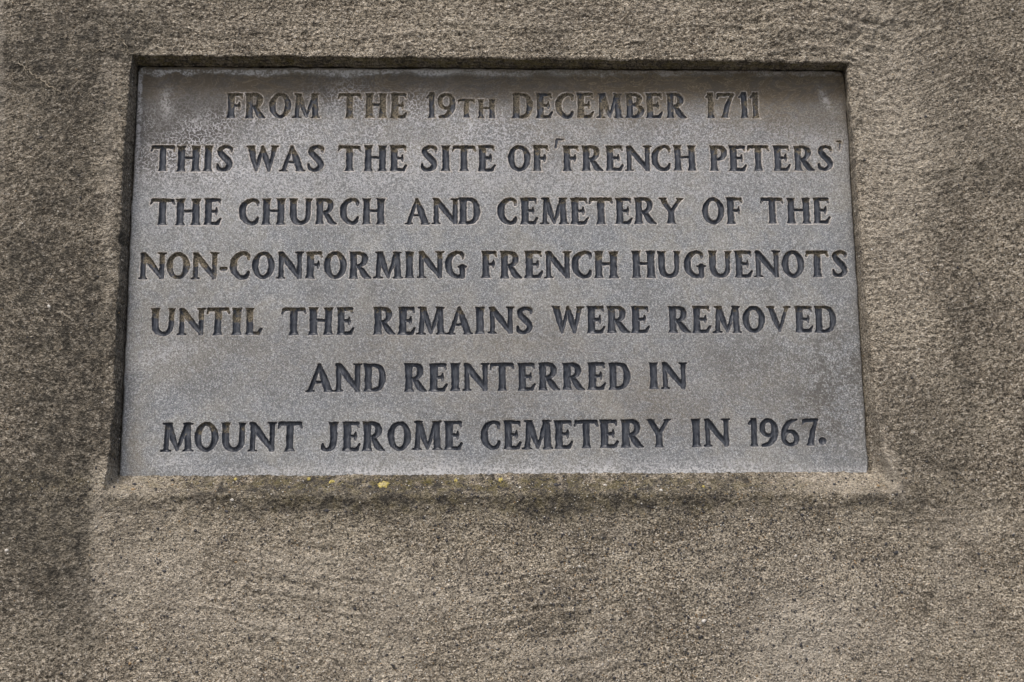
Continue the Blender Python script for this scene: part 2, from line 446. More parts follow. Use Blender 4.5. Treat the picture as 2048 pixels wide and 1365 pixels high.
# wobble of the arris itself
wob = 0.0026 * fbm(X * 60, Z * 60, 80, 3) * np.exp(-(dr / 0.012) ** 2) * sst(0, 8, ring)
G[..., 0] += wob * np.where((side == 1) | (side == 3), 1, 0)[None, :]
G[..., 2] += wob * np.where((side == 0) | (side == 2), 0.7, 0)[None, :]
low_in = np.exp(-(ring / 4.0) ** 2) * (side == 2)[None, :]
G[..., 2] += 0.0011 * low_in * (fbm(X * 90, X * 0, 87, 3) + 0.3)
# joints in the soffit mortar
sof = (side == 0)[None, :] & (ring < NR)
G[..., 2] += np.where(sof, 0.0011 * np.sin(ring * 0.85 + 2.0 * fbm(X * 12, X * 0, 85, 2)) * sst(0, 5, ring), 0)
# stains, plus painted shade under the sill and in the trowel grooves
soil_shade = 0.08 + 0.46 * np.clip(fbm(X * 9, Z * 9, 90, 3), -1, 1) * (1 - 0.6 * sst(1010, 1060, PY) * sst(150, 260, PX)) + 0.30 * fbm(X * 45, Z * 45, 97, 3)
soil_shade += 0.4 * gau(PX, PY, 1722, 210, 14, 40) * (0.6 + vnoise(X * 150, Z * 150, 98))
soil_shade += 0.62 * gau(PX, PY, 110, 420, 120, 420) + 0.30 * gau(PX, PY, 215, 470, 45, 300) * (0.6 + 0.8 * vnoise(X * 60, Z * 60, 91))
soil_shade += 0.35 * gau(PX, PY, 60, 760, 160, 240) + 0.40 * gau(PX, PY, 110, 950, 90, 200) * (PX < 205)
soil_shade += 0.95 * gau(PX, PY, 240, 82, 46, 17, -12) + 0.7 * gau(PX, PY, 205, 100, 40, 12, 10) + 0.5 * gau(PX, PY, 100, 150, 60, 20, 30) + 0.25 * gau(PX, PY, 110, 150, 80, 30, 25)
soil_shade += 0.30 * sst(1800, 1930, PX) * sst(1250, 300, PY) * (0.7 + 0.6 * fbm(X * 30, Z * 30, 92, 2))
soil_shade += 0.38 * gau(PX, PY, 1900, 640, 60, 60) + 0.3 * gau(PX, PY, 1960, 250, 120, 260) + 0.32 * gau(PX, PY, 1740, 40, 60, 30) + 0.3 * gau(PX, PY, 1830, 900, 60, 100)
soil_shade += 0.95 * gau(PX, PY, 860, 1006, 600, 14) * (0.75 + 0.55 * fbm(X * 24, Z * 90, 93, 2)) + 0.25 * gau(PX, PY, 700, 1050, 500, 28)  # dark stain under the sill, deepened to paint its soft shadow
soil_shade += 0.60 * gau(PX, PY, 1000, 975, 420, 16) * (0.7 + 0.8 * fbm(X * 60, Z * 60, 99, 2)) + 0.10 * gau(PX, PY, 1450, 1150, 260, 150) + 0.30 * sst(985, 1000, PY) * sst(1110, 1010, PY) * sst(180, 260, PX) * sst(1750, 1500, PX) * (0.4 + vnoise(X * 70, Z * 7, 108)) + 0.18 * gau(PX, PY, 100, 1230, 220, 120)
soil_shade += 0.18 * gau(PX, PY, 300, 20, 420, 50)
soil_shade -= 0.25 * gau(PX, PY, 215, 330, 14, 220) * (PX < 240) + 0.25 * gau(PX, PY, 240, 250, 16, 100)
soil_shade -= 0.40 * gau(PX, PY, 1785, 340, 60, 330) + 0.30 * sst(180, 190, PX) * sst(1000, 1010, PY) * sst(900, 500, PX) + 0.2 * gau(PX, PY, 700, 1230, 300, 120)
soil_shade -= 0.5 * gau(PX, PY, 1690, 960, 90, 22) + 0.35 * gau(PX, PY, 250, 975, 55, 22)
bl = sst(-16, 16, PX - (192 - 14 * sst(915, 1010, PY)) + 6 * vnoise(X * 60, Z * 60, 105)) * sst(905, 925, PY) * sst(1280, 1120, PY) * sst(420, 240, PX)
soil_shade = soil_shade * (1 - 0.7 * bl)
soil_shade += 0.25 * (1 - sst(176, 184, PX)) * sst(900, 930, PY) * sst(1260, 1120, PY)
soil_shade = np.where((side == 2)[None, :] & (ring < NR), soil_shade + (0.34 + 0.7 * vnoise(X * 160, Z * 160, 106)) * sst(1700, 1450, PX) * sst(260, 420, PX), soil_shade)
soil_shade = np.where((side == 0)[None, :] & (ring < NR - 1), 0.78 + 0.22 * np.sin(ring * 0.85 + 2.0 * fbm(X * 12, X * 0, 85, 2)), soil_shade)
lip = (side == 1)[None, :] * np.exp(-(dr / 0.007) ** 2) * sst(760, 900, PY)  # raised lip lightened in colour where the ridge catches light
soil_shade = soil_shade - 0.4 * lip
soil_shade = np.where(ring >= NR, soil_shade + 0.42 * np.clip(arc_m, 0, 1) * np.clip(-arc_r, 0, 1), soil_shade)  # trowel grooves painted darker, as shade that brings out their relief
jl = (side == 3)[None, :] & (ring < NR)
soil_shade = np.where(jl, soil_shade + 0.10 * sst(930, 700, PY) + 0.3 * vnoise(X * 110, Z * 110, 94), soil_shade)
soil_shade = np.where((side == 3)[None, :] & (ring >= NR), soil_shade + 0.30 * np.exp(-(dr / 0.008) ** 2) * sst(950, 800, PY), soil_shade)
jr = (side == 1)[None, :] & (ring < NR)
soil_shade = np.where(jr, soil_shade - 0.22, soil_shade)
soil_shade = np.where((side == 1)[None, :] & (ring >= NR), soil_shade + 0.30 * np.exp(-(dr / 0.010) ** 2) * (0.4 + vnoise(X * 50, Z * 50, 95)) * sst(950, 850, PY), soil_shade)
pale = 0.0 + 0.75 * sst(12, 5, PX + 5 * vnoise(X * 70, Z * 70, 96)) * sst(420, 150, PY)
pale += 0.32 * gau(PX, PY, 1790, 450, 55, 280) + 0.55 * gau(PX, PY, 218, 330, 14, 190) * (PX < 242) + 0.38 * gau(PX, PY, 188, 1010, 14, 60, 15) + 0.55 * gau(PX, PY, 1785, 955, 12, 45, -18)
pale += 0.42 * gau(PX, PY, 1680, 962, 90, 18) + 0.35 * gau(PX, PY, 1235, 1070, 22, 30, 30) + 0.85 * gau(PX, PY, 1580, 1290, 80, 85) + 0.3 * gau(PX, PY, 1690, 1240, 70, 60)
pale += 0.25 * gau(PX, PY, 1310, 20, 30, 12) + 0.26 * gau(PX, PY, 560, 1200, 240, 110) + 0.20 * gau(PX, PY, 1740, 60, 50, 40) + 0.18 * sst(.1, .5, fbm(X * 12, Z * 12, 107, 3)) * (PY > 1010) + 0.22 * gau(PX, PY, 235, 970, 40, 20) + 0.22 * gau(PX, PY, 1130, 1330, 60, 30)
pale += 0.22 * gau(PX, PY, 1780, 240, 110, 130) + 0.22 * bl + 0.35 * lip
pale += np.where(ring >= NR, 0.30 * np.clip(arc_m, 0, 1) * np.clip(arc_r, 0, 1), 0)  # tops of the trowel ridges painted paler, as if catching light
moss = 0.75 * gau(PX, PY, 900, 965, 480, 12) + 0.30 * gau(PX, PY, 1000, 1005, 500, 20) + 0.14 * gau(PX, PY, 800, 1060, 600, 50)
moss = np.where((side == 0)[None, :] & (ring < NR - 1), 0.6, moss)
gran = (1 - 0.5 * np.clip(arc_m, 0, 1)) * np.clip(0.9 * gau(PX, PY, 1350, 1180, 330, 150) + 0.5 * sst(985, 1060, PY) * sst(150, 300, PX) + 0.9 * gau(PX, PY, 900, 970, 700, 16), 0, 1)
stain = np.stack([np.clip(soil_shade, 0, 1), np.clip(moss, 0, 1), np.clip(pale, 0, 1)], -1)
flow = np.stack([np.zeros_like(X), flow_amt, gran], -1)
suv = np.stack([X, V], -1)

# vertex normals of the closed strip, so its parts meet without a seam
ds = np.roll(G, -1, 1) - np.roll(G, 1, 1); dt = np.gradient(G, axis=0)
NRM = np.cross(dt, ds); NRM /= np.linalg.norm(NRM, axis=-1)[..., None] + 1e-12
if NRM[NR + 40, 300, 1] > 0: NRM = -NRM

wall = empty('rendered_wall', (0, 0, 0), 'rough weathered grey-brown rendered wall surrounding the recessed stone plaque', 'wall')
wall_off = np.array([0, 0, 0.0])


def strip(name, r0, r1, cols, label=None):
    cols = np.asarray(cols); nr = r1 - r0 + 1; nc = len(cols)
    idx = np.arange(nr * nc).reshape(nr, nc)
    closed = nc == G.shape[1]
    a = idx[:-1]; b = idx[1:]
    if closed:
        q = np.stack([a, np.roll(a, -1, 1), np.roll(b, -1, 1), b], -1)
    else:
        q = np.stack([a[:, :-1], a[:, 1:], b[:, 1:], b[:, :-1]], -1)
    q = q.reshape(-1, 4)
    sl = (slice(r0, r1 + 1), cols)
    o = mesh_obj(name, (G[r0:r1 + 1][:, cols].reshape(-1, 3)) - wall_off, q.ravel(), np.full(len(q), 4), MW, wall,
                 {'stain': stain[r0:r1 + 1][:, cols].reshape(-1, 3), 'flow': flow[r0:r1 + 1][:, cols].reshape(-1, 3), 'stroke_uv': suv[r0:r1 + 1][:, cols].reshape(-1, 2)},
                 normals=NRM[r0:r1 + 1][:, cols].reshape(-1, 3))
    if label: o['label'] = label
    return o


NP = G.shape[1]
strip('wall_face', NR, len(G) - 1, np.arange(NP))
i1, i2, i3 = NT_, NT_ + NS_, 2 * NT_ + NS_
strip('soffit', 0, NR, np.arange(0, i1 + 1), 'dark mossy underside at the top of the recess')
strip('jamb', 0, NR, np.arange(i1, i2 + 1), 'right side of the recess, splayed wider at the foot')
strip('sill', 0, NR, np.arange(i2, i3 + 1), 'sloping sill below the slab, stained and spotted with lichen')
strip('jamb', 0, NR, np.r_[np.arange(i3, NP), 0], 'soot-darkened left side of the recess')

# ================================================================== GLYPHS
# a stroke: (points (x, y, half-width), cut at start, cut at end) ; cuts are 'h' (level) or None
def crv(pts, n=5):
    P = np.array(pts, float); Q = np.vstack([2 * P[0] - P[1], P, 2 * P[-1] - P[-2]]); o = []
    for i in range(1, len(Q) - 2):
        for k in range(n):
            t = k / n
            o.append(0.5 * ((2 * Q[i]) + (Q[i + 1] - Q[i - 1]) * t + (2 * Q[i - 1] - 5 * Q[i] + 4 * Q[i + 1] - Q[i + 2]) * t * t + (3 * Q[i] - Q[i - 1] - 3 * Q[i + 1] + Q[i + 2]) * t ** 3))
    o.append(P[-1]); return [tuple(q) for q in o]


def stem(x, y0=0.0, y1=1.0, r=0.108, f=0.062, lo=True, hi=True, x1=None):
    x1 = x if x1 is None else x1
    L = lambda y: x + (x1 - x) * (y - y0) / (y1 - y0)
    p = [(L(y0), y0, r + (f if lo else 0)), (L(y0 + .05), y0 + .05, r + (f * .42 if lo else 0)), (L(y0 + .12), y0 + .12, r + .004),
         (L((y0 + y1) / 2), (y0 + y1) / 2, r), (L(y1 - .12), y1 - .12, r + .004), (L(y1 - .05), y1 - .05, r + (f * .42 if hi else 0)), (L(y1), y1, r + (f if hi else 0))]
    return (p, y0 if lo else None, y1 if (hi or y1 > .97) else None)


def ln(*p): return (list(p), None, None)
def lnc(y0, y1, *p): return (list(p), y0, y1)
def sf(x, y, w=.155):      # small slab serif, clipped level
    return ([(x - w, y + (.03 if y < .5 else -.03), .03), (x, y + (.045 if y < .5 else -.045), .05), (x + w, y + (.03 if y < .5 else -.03), .03)], 0.0, 1.0)


BOWL = [(.16, .935, .05), (.36, .938, .058), (.53, .87, .082), (.585, .72, .10), (.53, .56, .082), (.38, .475, .052), (.24, .475, .035)]
Cc = [(.675, .73, .03), (.66, .87, .06), (.50, .945, .055), (.29, .87, .08), (.145, .70, .102), (.115, .5, .11), (.145, .3, .102), (.29, .125, .08), (.47, .058, .062), (.62, .12, .066), (.685, .26, .045)]
Ss = [(.585, .75, .03), (.56, .885, .06), (.37, .943, .058), (.185, .86, .08), (.17, .72, .095), (.30, .565, .105), (.45, .42, .105), (.53, .27, .095), (.45, .125, .08), (.28, .062, .058), (.11, .115, .062), (.06, .26, .04)]
def ell(cx, cy, rx, ry, rt, rs, n=28):
    return [(cx + rx * math.cos(a), cy + ry * math.sin(a), rs + (rt - rs) * abs(math.sin(a)) ** 1.5) for a in [2 * math.pi * k / n for k in range(n + 1)]]


TB = [ln((.09, .935, .055), (.465, .94, .062), (.84, .935, .055)), ln((.10, .93, .05), (.035, .79, .028)), ln((.83, .93, .05), (.895, .79, .028))]
MIDE = [ln((.18, .51, .05), (.46, .51, .045)), ln((.475, .64, .022), (.465, .51, .055), (.475, .38, .022))]
TOPE = [ln((.10, .935, .06), (.56, .938, .052)), ln((.54, .93, .045), (.60, .80, .024))]
BOTE = [ln((.10, .062, .055), (.53, .065, .055)), ln((.52, .075, .055), (.625, .235, .034))]
GL = {
    'H': (.90, [stem(.175), stem(.725), ln((.15, .53, .044), (.75, .53, .044))]),
    'I': (.39, [stem(.195, r=.115, f=.06)]),
    'T': (.93, TB + [stem(.465, 0, .87, hi=False)]),
    'E': (.66, [stem(.165, hi=True)] + TOPE + MIDE + BOTE),
    'F': (.62, [stem(.175)] + TOPE + MIDE),
    'L': (.67, [stem(.175)] + BOTE),
    'D': (.83, [stem(.165), ln(*crv([(.15, .937, .048), (.40, .94, .055), (.63, .83, .08), (.715, .5, .105), (.63, .18, .08), (.40, .062, .055), (.15, .062, .048)]))]),
    'P': (.69, [stem(.175), ln(*crv(BOWL))]),
    'R': (.83, [stem(.165), ln(*crv(BOWL)), ln(*crv([(.30, .47, .04), (.43, .36, .078), (.56, .17, .10), (.68, .06, .075), (.80, .03, .028)]))]),
    'B': (.72, [stem(.165), ln(*crv([(.16, .937, .05), (.36, .94, .055), (.51, .87, .078), (.535, .74, .09), (.47, .59, .065), (.26, .535, .035)])),
                ln(*crv([(.26, .535, .035), (.46, .50, .06), (.59, .39, .09), (.60, .24, .10), (.50, .10, .072), (.34, .06, .052), (.16, .06, .05)]))]),
    'C': (.76, [ln(*crv(Cc))]),
    'G': (.84, [ln(*crv(Cc[:-2] + [(.63, .10, .062)])), stem(.66, .07, .43, r=.088, f=.0, lo=False, hi=False), ln((.50, .43, .026), (.67, .415, .06), (.82, .43, .026))]),
    'O': (.84, [ln(*ell(.42, .5, .315, .437, .062, .105))]),
    'S': (.66, [ln(*crv(Ss))]),
    'W': (1.20, [lnc(None, 1, (.37, .04, .045), (.25, .5, .095), (.14, 1.0, .12)), ln((.37, .04, .04), (.48, .5, .06), (.60, .94, .05)), ln((.60, .94, .05), (.72, .5, .092), (.84, .04, .045)),
                 lnc(None, 1, (.84, .04, .04), (.95, .5, .065), (1.06, 1.0, .085)), sf(.14, 1, .13), sf(1.07, 1, .12)]),
    'M': (1.03, [stem(.125, 0, .96, r=.072, f=.03, x1=.185, hi=False), lnc(None, 1, (.195, .97, .10), (.35, .48, .092), (.51, .06, .04)), lnc(None, 1, (.51, .06, .04), (.67, .5, .06), (.82, .96, .075)),
                 stem(.885, 0, .97, r=.10, f=.04, x1=.83, hi=False), sf(.125, 0), sf(.885, 0), sf(.17, 1, .13), sf(.85, 1, .14)]),
    'N': (.98, [stem(.15, 0, .93, r=.075, f=.03, hi=False), lnc(None, 1, (.13, .95, .09), (.50, .50, .098), (.875, .06, .062)), stem(.865, .06, 1, r=.075, f=.03, lo=False), sf(.15, 0, .14), sf(.865, 1, .14)]),
    'U': (.93, [([(.165, 1.0, .155), (.165, .95, .128), (.165, .88, .11)] + crv([(.165, .8, .108), (.17, .38, .106), (.245, .16, .095), (.44, .065, .065), (.65, .13, .07), (.75, .33, .078), (.76, .8, .078)]) + [(.765, .88, .08), (.77, .95, .10), (.77, 1.0, .13)], None, 1.0)]),
    'A': (.95, [ln((.46, .95, .045), (.29, .47, .062), (.14, .05, .068)), ln((.455, .95, .05), (.62, .5, .105), (.79, .05, .105)), ln((.25, .355, .038), (.68, .355, .038)), sf(.145, 0, .13), sf(.80, 0, .145)]),
    'Y': (.93, [ln((.46, .46, .085), (.30, .68, .09), (.14, .95, .085)), ln((.46, .46, .06), (.62, .68, .06), (.80, .95, .058)), stem(.46, 0, .5, r=.10, hi=False), sf(.135, 1, .125), sf(.805, 1, .11)]),
    'V': (.90, [ln((.46, .06, .04), (.30, .5, .095), (.145, .95, .095)), ln((.46, .06, .04), (.61, .5, .06), (.765, .95, .055)), sf(.14, 1, .13), sf(.775, 1, .115)]),
    'J': (.64, [([(.46, 1.0, .165), (.46, .95, .13), (.46, .88, .108)] + crv([(.46, .8, .105), (.47, .35, .10), (.39, .13, .085), (.21, .055, .06), (.08, .10, .06), (.055, .24, .035)]), 1.0, None)]),
    '1': (.34, [stem(.215, 0, .96, r=.088, f=.05, hi=False), ln((.215, .95, .05), (.05, .80, .03)), ln((.20, .97, .04), (.24, .85, .07))]),
    '9': (.70, [ln(*ell(.325, .665, .235, .27, .062, .085)), ln(*crv([(.57, .70, .085), (.575, .50, .10), (.50, .27, .095), (.34, .10, .07), (.07, .045, .035)]))]),
    '6': (.66, [ln(*ell(.345, .30, .225, .24, .062, .09)), ln(*crv([(.12, .30, .09), (.13, .50, .098), (.22, .74, .09), (.38, .90, .065), (.60, .955, .035)]))]),
    '7': (.74, [ln((.10, .925, .06), (.40, .935, .065), (.66, .94, .05)), ln((.10, .92, .045), (.05, .80, .028)), lnc(0, None, (.33, 0, .13), (.35, .12, .10), (.44, .5, .085), (.62, .90, .05))]),
    '-': (1.8, [ln((.42, .5, .42), (1.38, .5, .42))]),
    '.': (1.0, [ln((.48, .5, .46), (.52, .5, .46))]),
    '`': (1.05, [ln((.16, .10, .10), (.24, .45, .11), (.30, .82, .12)), ln((.30, .86, .11), (.95, .84, .06))]),
    "'": (.75, [ln((.10, .92, .06), (.55, .86, .13)), ln((.52, .82, .13), (.36, .10, .05))]),
}
K = 5.12
ROWS = []   # (words, [(char, x0, x1)], [(x, top, base)...])


def seg(ox, oy, k, s):
    """'A:10:50 ...' crop measurements -> photo pixels"""
    return [(a.split(':')[0], ox + float(a.split(':')[1]) / k, ox + float(a.split(':')[2]) / k) for a in s.split()]


ROWS.append((seg(260, 0, K, 'F:990:1155 R:1180:1390 O:1430:1645 M:1675:1940') + seg(640, 0, K, 'T:180:425 H:460:688 E:725:893 1:1085:1180 9:1205:1392 t:1410:1588 h:1612:1798')
             + seg(1000, 0, K, 'D:125:335 E:370:543 C:570:760 E:785:963 M:1000:1250 B:1285:1475 E:1490:1668 R:1705:1910') + seg(1340, 0, K, '1:360:450 7:470:668 1:700:798 1:815:912'),
             [(460, 186.0, 237.0), (1000, 186.2, 237.0), (1520, 186, 237)]))
ROWS.append((seg(260, 0, K, 'T:208:462 H:478:720 I:748:850 S:880:1055 W:1195:1520 A:1535:1788 S:1812:1990') + seg(640, 0, K, 'T:180:422 H:448:686 E:715:893 S:1028:1205 I:1235:1340 T:1350:1600 E:1620:1797')
             + seg(1000, 0, K, 'O:85:310 F:335:495 `:555:668 F:640:805 R:840:1055 E:1080:1268 N:1285:1540 C:1555:1755 H:1775:2010') + seg(1340, 0, K, "P:405:585 E:605:785 T:790:1020 E:1060:1235 R:1268:1480 S:1510:1668 ':1700:1778"),
             [(300, 291, 343.5), (1000, 290.8, 343), (1680, 291, 342)]))
ROWS.append((seg(260, 0, K, 'T:200:460 H:462:725 E:757:937 C:1120:1330 H:1350:1592 U:1628:1868 R:1898:2120') + seg(640, 0, K, 'C:208:405 H:430:668 A:872:1118 N:1150:1415 D:1425:1638 C:1822:2025')
             + seg(1000, 0, K, 'E:212:388 M:422:690 E:722:905 T:910:1158 E:1182:1357 R:1375:1605 Y:1632:1878') + seg(1340, 0, K, 'O:332:553 F:575:743 T:930:1165 H:1192:1445 E:1465:1642'),
             [(300, 397.3, 451.5), (700, 396.4, 449.7), (1200, 395.4, 449.1), (1660, 395.4, 448)]))
ROWS.append((seg(260, 0, K, 'N:95:358 O:375:608 N:633:895 -:920:1000 C:1028:1235 O:1255:1478 N:1508:1765 F:1798:1965') + seg(640, 0, K, 'O:45:268 R:298:525 M:560:838 I:865:968 N:1000:1258 G:1285:1505 F:1653:1812 R:1845:2068')
             + seg(1000, 0, K, 'E:252:440 N:458:718 C:738:948 H:962:1212 H:1348:1592 U:1612:1857') + seg(1340, 0, K, 'G:148:368 U:395:638 E:660:848 N:865:1118 O:1152:1370 T:1388:1628 S:1655:1820'),
             [(280, 504.8, 559.1), (700, 503.2, 557.9), (1200, 501.8, 556.9), (1690, 501.2, 554.6)]))
ROWS.append((seg(260, 0, K, 'U:210:470 N:490:760 T:778:1022 I:1043:1142 L:1180:1357 T:1548:1803 H:1828:2079') + seg(640, 0, K, 'E:172:350 R:548:772 E:805:978 M:1000:1280 A:1303:1558 I:1585:1690 N:1728:1978')
             + seg(1000, 0, K, 'S:162:340 W:538:858 E:890:1075 R:1098:1327 E:1345:1533 R:1725:1952') + seg(1340, 0, K, 'E:228:418 M:450:723 O:748:970 V:998:1235 E:1278:1468 D:1480:1700'),
             [(300, 616.4, 671.1), (800, 614.4, 670.1), (1200, 612.5, 667.1), (1670, 611.9, 665.8)]))
ROWS.append((seg(260, 0, K, 'A:1803:2079') + seg(640, 0, K, 'N:150:415 D:450:670 R:865:1095 E:1122:1305 I:1332:1437 N:1465:1722 T:1740:1992') + seg(1000, 0, K, 'E:182:365 R:395:613 R:645:865 E:900:1085 D:1115:1330 I:1518:1630 N:1652:1905'),
             [(610, 727.7, 784.9), (900, 726.3, 783.4), (1370, 724.4, 778.8)]))
ROWS.append((seg(220, 0, K, 'M:535:848 O:868:1105 U:1138:1398 N:1422:1690 T:1713:1970') + seg(600, 0, K, 'J:220:390 E:440:618 R:645:873 O:902:1132 M:1165:1447 E:1480:1668')
             + seg(960, 0, K, 'C:12:215 E:245:425 M:448:735 E:762:952 T:962:1215 E:1228:1418 R:1447:1678 Y:1715:1953') + seg(1340, 0, 4.096, 'I:170:258 N:277:485 1:638:718 9:738:888 6:905:1058 7:1085:1225 .:1213:1280'),
             [(325, 845.7, 904.8), (780, 843.2, 902.3), (1150, 840.2, 898), (1420, 838, 894), (1650, 837.5, 892)]))
WORDS = ['FROM THE 19TH DECEMBER 1711', 'THIS WAS THE SITE OF `FRENCH PETERS\'', 'THE CHURCH AND CEMETERY OF THE', 'NON-CONFORMING FRENCH HUGUENOTS', 'UNTIL THE REMAINS WERE REMOVED', 'AND REINTERRED IN', 'MOUNT JEROME CEMETERY IN 1967.']

# ================================================================== SLAB with carved letters
CELL = 0.00066
MG = 0.006
W_, H_ = SX1 - SX0, SZ1 - SZ0
QX0, QX1, QZ0, QZ1 = SX0 - MG, SX1 + MG, SZ0 - MG, SZ1 + MG
NXc = int(round((W_ + 2 * MG) / CELL / 4)) * 4; NZc = int(round((H_ + 2 * MG) / CELL / 4)) * 4
gx = np.linspace(QX0, QX1, NXc + 1); gz = np.linspace(QZ0, QZ1, NZc + 1)
cx_, cz_ = gx[1] - gx[0], gz[1] - gz[0]
A, B = np.meshgrid(gx, gz, indexing='ij')
E_ = np.full(A.shape, -0.02); DEP = np.zeros(A.shape); OWN = np.full(A.shape, -1); DUST = np.zeros(A.shape)
rng = random.Random(7)
letters = []


def carve(ch, u0, u1, v0f, v1f, row, depth=0.0038):
    """u0..u1 extents; v0f, v1f: base and top z"""
    big = ch.upper(); wd, strokes = GL[big]
    h = v1f - v0f; sx = (u1 - u0) / wd
    i0, i1 = max(0, int((u0 - .006 - QX0) / cx_)), min(NXc + 1, int((u1 + .006 - QX0) / cx_) + 2)
    j0, j1 = max(0, int((v0f - .006 - QZ0) / cz_)), min(NZc + 1, int((v1f + .006 - QZ0) / cz_) + 2)
    a = A[i0:i1, j0:j1]; b = B[i0:i1, j0:j1]
    k = len(letters)
    wx = a + 0.00038 * vnoise(a * 330 + k * 7.3, b * 330, 200) + 0.0003 * vnoise(a * 110, b * 110 + k * 3.1, 201)
    wz = b + 0.00038 * vnoise(a * 330, b * 330 + k * 5.7, 202) + 0.0003 * vnoise(a * 110 + k * 2.3, b * 110, 203)
    x = (wx - u0) / sx; y = (wz - v0f) / h
    e_all = np.full(a.shape, -9.0); d_all = np.zeros(a.shape)
    # keep stroke weight even when a letter is stretched
    asp = sx / h
    for pts, c0, c1 in strokes:
        e = np.full(a.shape, -9.0); rr = np.full(a.shape, 0.1)
        wgt = 1.10 + rng.uniform(-.04, .06)
        P = pts if len(pts) > 1 else pts * 2
        for (xa, ya, ra), (xb, yb, rb) in zip(P[:-1], P[1:]):
            dx, dy = (xb - xa) * asp, yb - ya; L2 = dx * dx + dy * dy + 1e-12
            t = np.clip(((x - xa) * asp * dx + (y - ya) * dy) / L2, 0, 1)
            r = (ra + (rb - ra) * t) * wgt + 0.010
            dd = r - np.hypot((x - xa) * asp - t * dx, y - ya - t * dy)
            m = dd > e
            e = np.where(m, dd, e); rr = np.where(m, r, rr)
        for cut in (c0, c1):
            if cut is None: continue
            ce = (y - cut) if cut < .5 else (cut - y)
            ce = ce + 0.0
            hh = np.clip(0.5 + 0.5 * (e - ce) / 0.035, 0, 1)
            e = e * (1 - hh) + ce * hh - 0.035 * hh * (1 - hh) * 0.6
        mg = 0.035 if ch in "OCGS9SUJ6-.`'" else 0.008
        e = np.minimum(e, np.minimum(1 + mg - y, y + mg))
        tt = np.clip(e / np.maximum(rr, .02), 0, 1)
        dp = (1 - (1 - tt) ** 3.0) * np.minimum(1.0, (rr / 0.095)) ** 0.75
        e_all = np.maximum(e_all, e); d_all = np.maximum(d_all, dp)
    if ch in "-.`'": d_all = d_all * 0.7
    em = e_all * h
    sub = E_[i0:i1, j0:j1]; m = em > sub
    sub[m] = em[m]
    mm = em > -0.0006
    D_ = DEP[i0:i1, j0:j1]; dd = d_all * depth * (h / 0.031 if ch not in "-.`'" else 1.0)
    D_[m] = np.maximum(D_[m], dd[m])
    OWN[i0:i1, j0:j1][m & mm] = k
    # dirt lying in the grooves, row by row as surveyed
    base_d = [0.55, 0.05, 0.03, 0.05, 0.03, -0.15, -0.10][row]
    top_d = [0.15, 0.52, 0.48, 0.48, 0.45, 0.36, 0.34][row]
    reach = [0.5, 0.74, 0.80, 0.76, 0.80, 0.90, 0.86][row]
    xm = (u0 - SX0) / W_
    if row in (3, 4, 6) and xm < 0.16: base_d += 0.22; reach -= 0.25
    base_d += rng.uniform(-.10, .12)
    yy = (b - v0f) / h
    dust = base_d + top_d * sst(reach - .08, reach + .10, yy + 0.10 * vnoise(a * 160, b * 160, 210))
    if row == 0: dust = dust + 0.35 * vnoise(a * 90 + k, b * 60, 211) - 0.25 * sst(.5, .1, yy) * (rng.random() < .6)
    DUST[i0:i1, j0:j1][m] = dust[m]
    letters.append((ch, row))
    return k


word_of = []
for r, (chars, lv) in enumerate(ROWS):
    lx = np.array([survey(a, (b + c) / 2, SLAB_Y)[0] for a, b, c in lv])
    lt = np.array([survey(a, b, SLAB_Y)[1] for a, b, c in lv]); lb = np.array([survey(a, c, SLAB_Y)[1] for a, b, c in lv])
    wl = [w for w in WORDS[r].split() for _ in w]
    assert len(wl) == len(chars), (r, len(wl), len(chars))
    for (ch, a0, a1), w in zip(chars, wl):
        am = (a0 + a1) / 2; ym = np.interp(am, [q[0] for q in lv], [(q[1] + q[2]) / 2 for q in lv])
        u0, u1 = survey(a0, ym, SLAB_Y)[0], survey(a1, ym, SLAB_Y)[0]; um = (u0 + u1) / 2
        zt, zb = np.interp(um, lx, lt), np.interp(um, lx, lb)
        if ch in 'th': zt = survey(am, 198.0, SLAB_Y)[1]
        if ch == '-': zb, zt = survey(am, 543, SLAB_Y)[1], survey(am, 534, SLAB_Y)[1]
        if ch == '.': zb, zt = survey(am, 890.5, SLAB_Y)[1], survey(am, 874.5, SLAB_Y)[1]
        if ch == '`': zb, zt = survey(am, 297.5, SLAB_Y)[1], survey(am, 276, SLAB_Y)[1]
        if ch == "'": zb, zt = survey(am, 302, SLAB_Y)[1], survey(am, 281, SLAB_Y)[1]
        if ch in '1' : zt += 0.0008
        zt += rng.uniform(-.0003, .0003); zb += rng.uniform(-.0003, .0003)
        carve(ch, u0, u1, zb, zt, r, 0.0038 if ch not in "`'" else 0.0022)
        word_of.append(w.replace('`', '').replace("'", ''))

# snap grid vertices on the outlines
Ex = np.gradient(E_, cx_, axis=0); Ez = np.gradient(E_, cz_, axis=1)
g2 = np.maximum(Ex ** 2 + Ez ** 2, 0.15)
sx_, sz_ = -E_ * Ex / g2, -E_ * Ez / g2
near = (np.abs(sx_) < 0.48 * cx_) & (np.abs(sz_) < 0.48 * cz_) & (np.abs(E_) < CELL)
near[0, :] = near[-1, :] = near[:, 0] = near[:, -1] = False
A2 = A + np.where(near, sx_, 0); B2 = B + np.where(near, sz_, 0); E2 = np.where(near, 0.0, E_)
DEP = np.where(near, 0.0, DEP)
qE = (E2[:-1, :-1] + E2[1:, :-1] + E2[1:, 1:] + E2[:-1, 1:])
isL = qE > 1e-9
# rim: edge of the cut slightly rounded and worn
rimd = 0.00022 * sst(-0.0011, 0.0, E2)
DEP = np.maximum(DEP + np.where(E2 > -1e-9, 0.00022, 0), rimd)
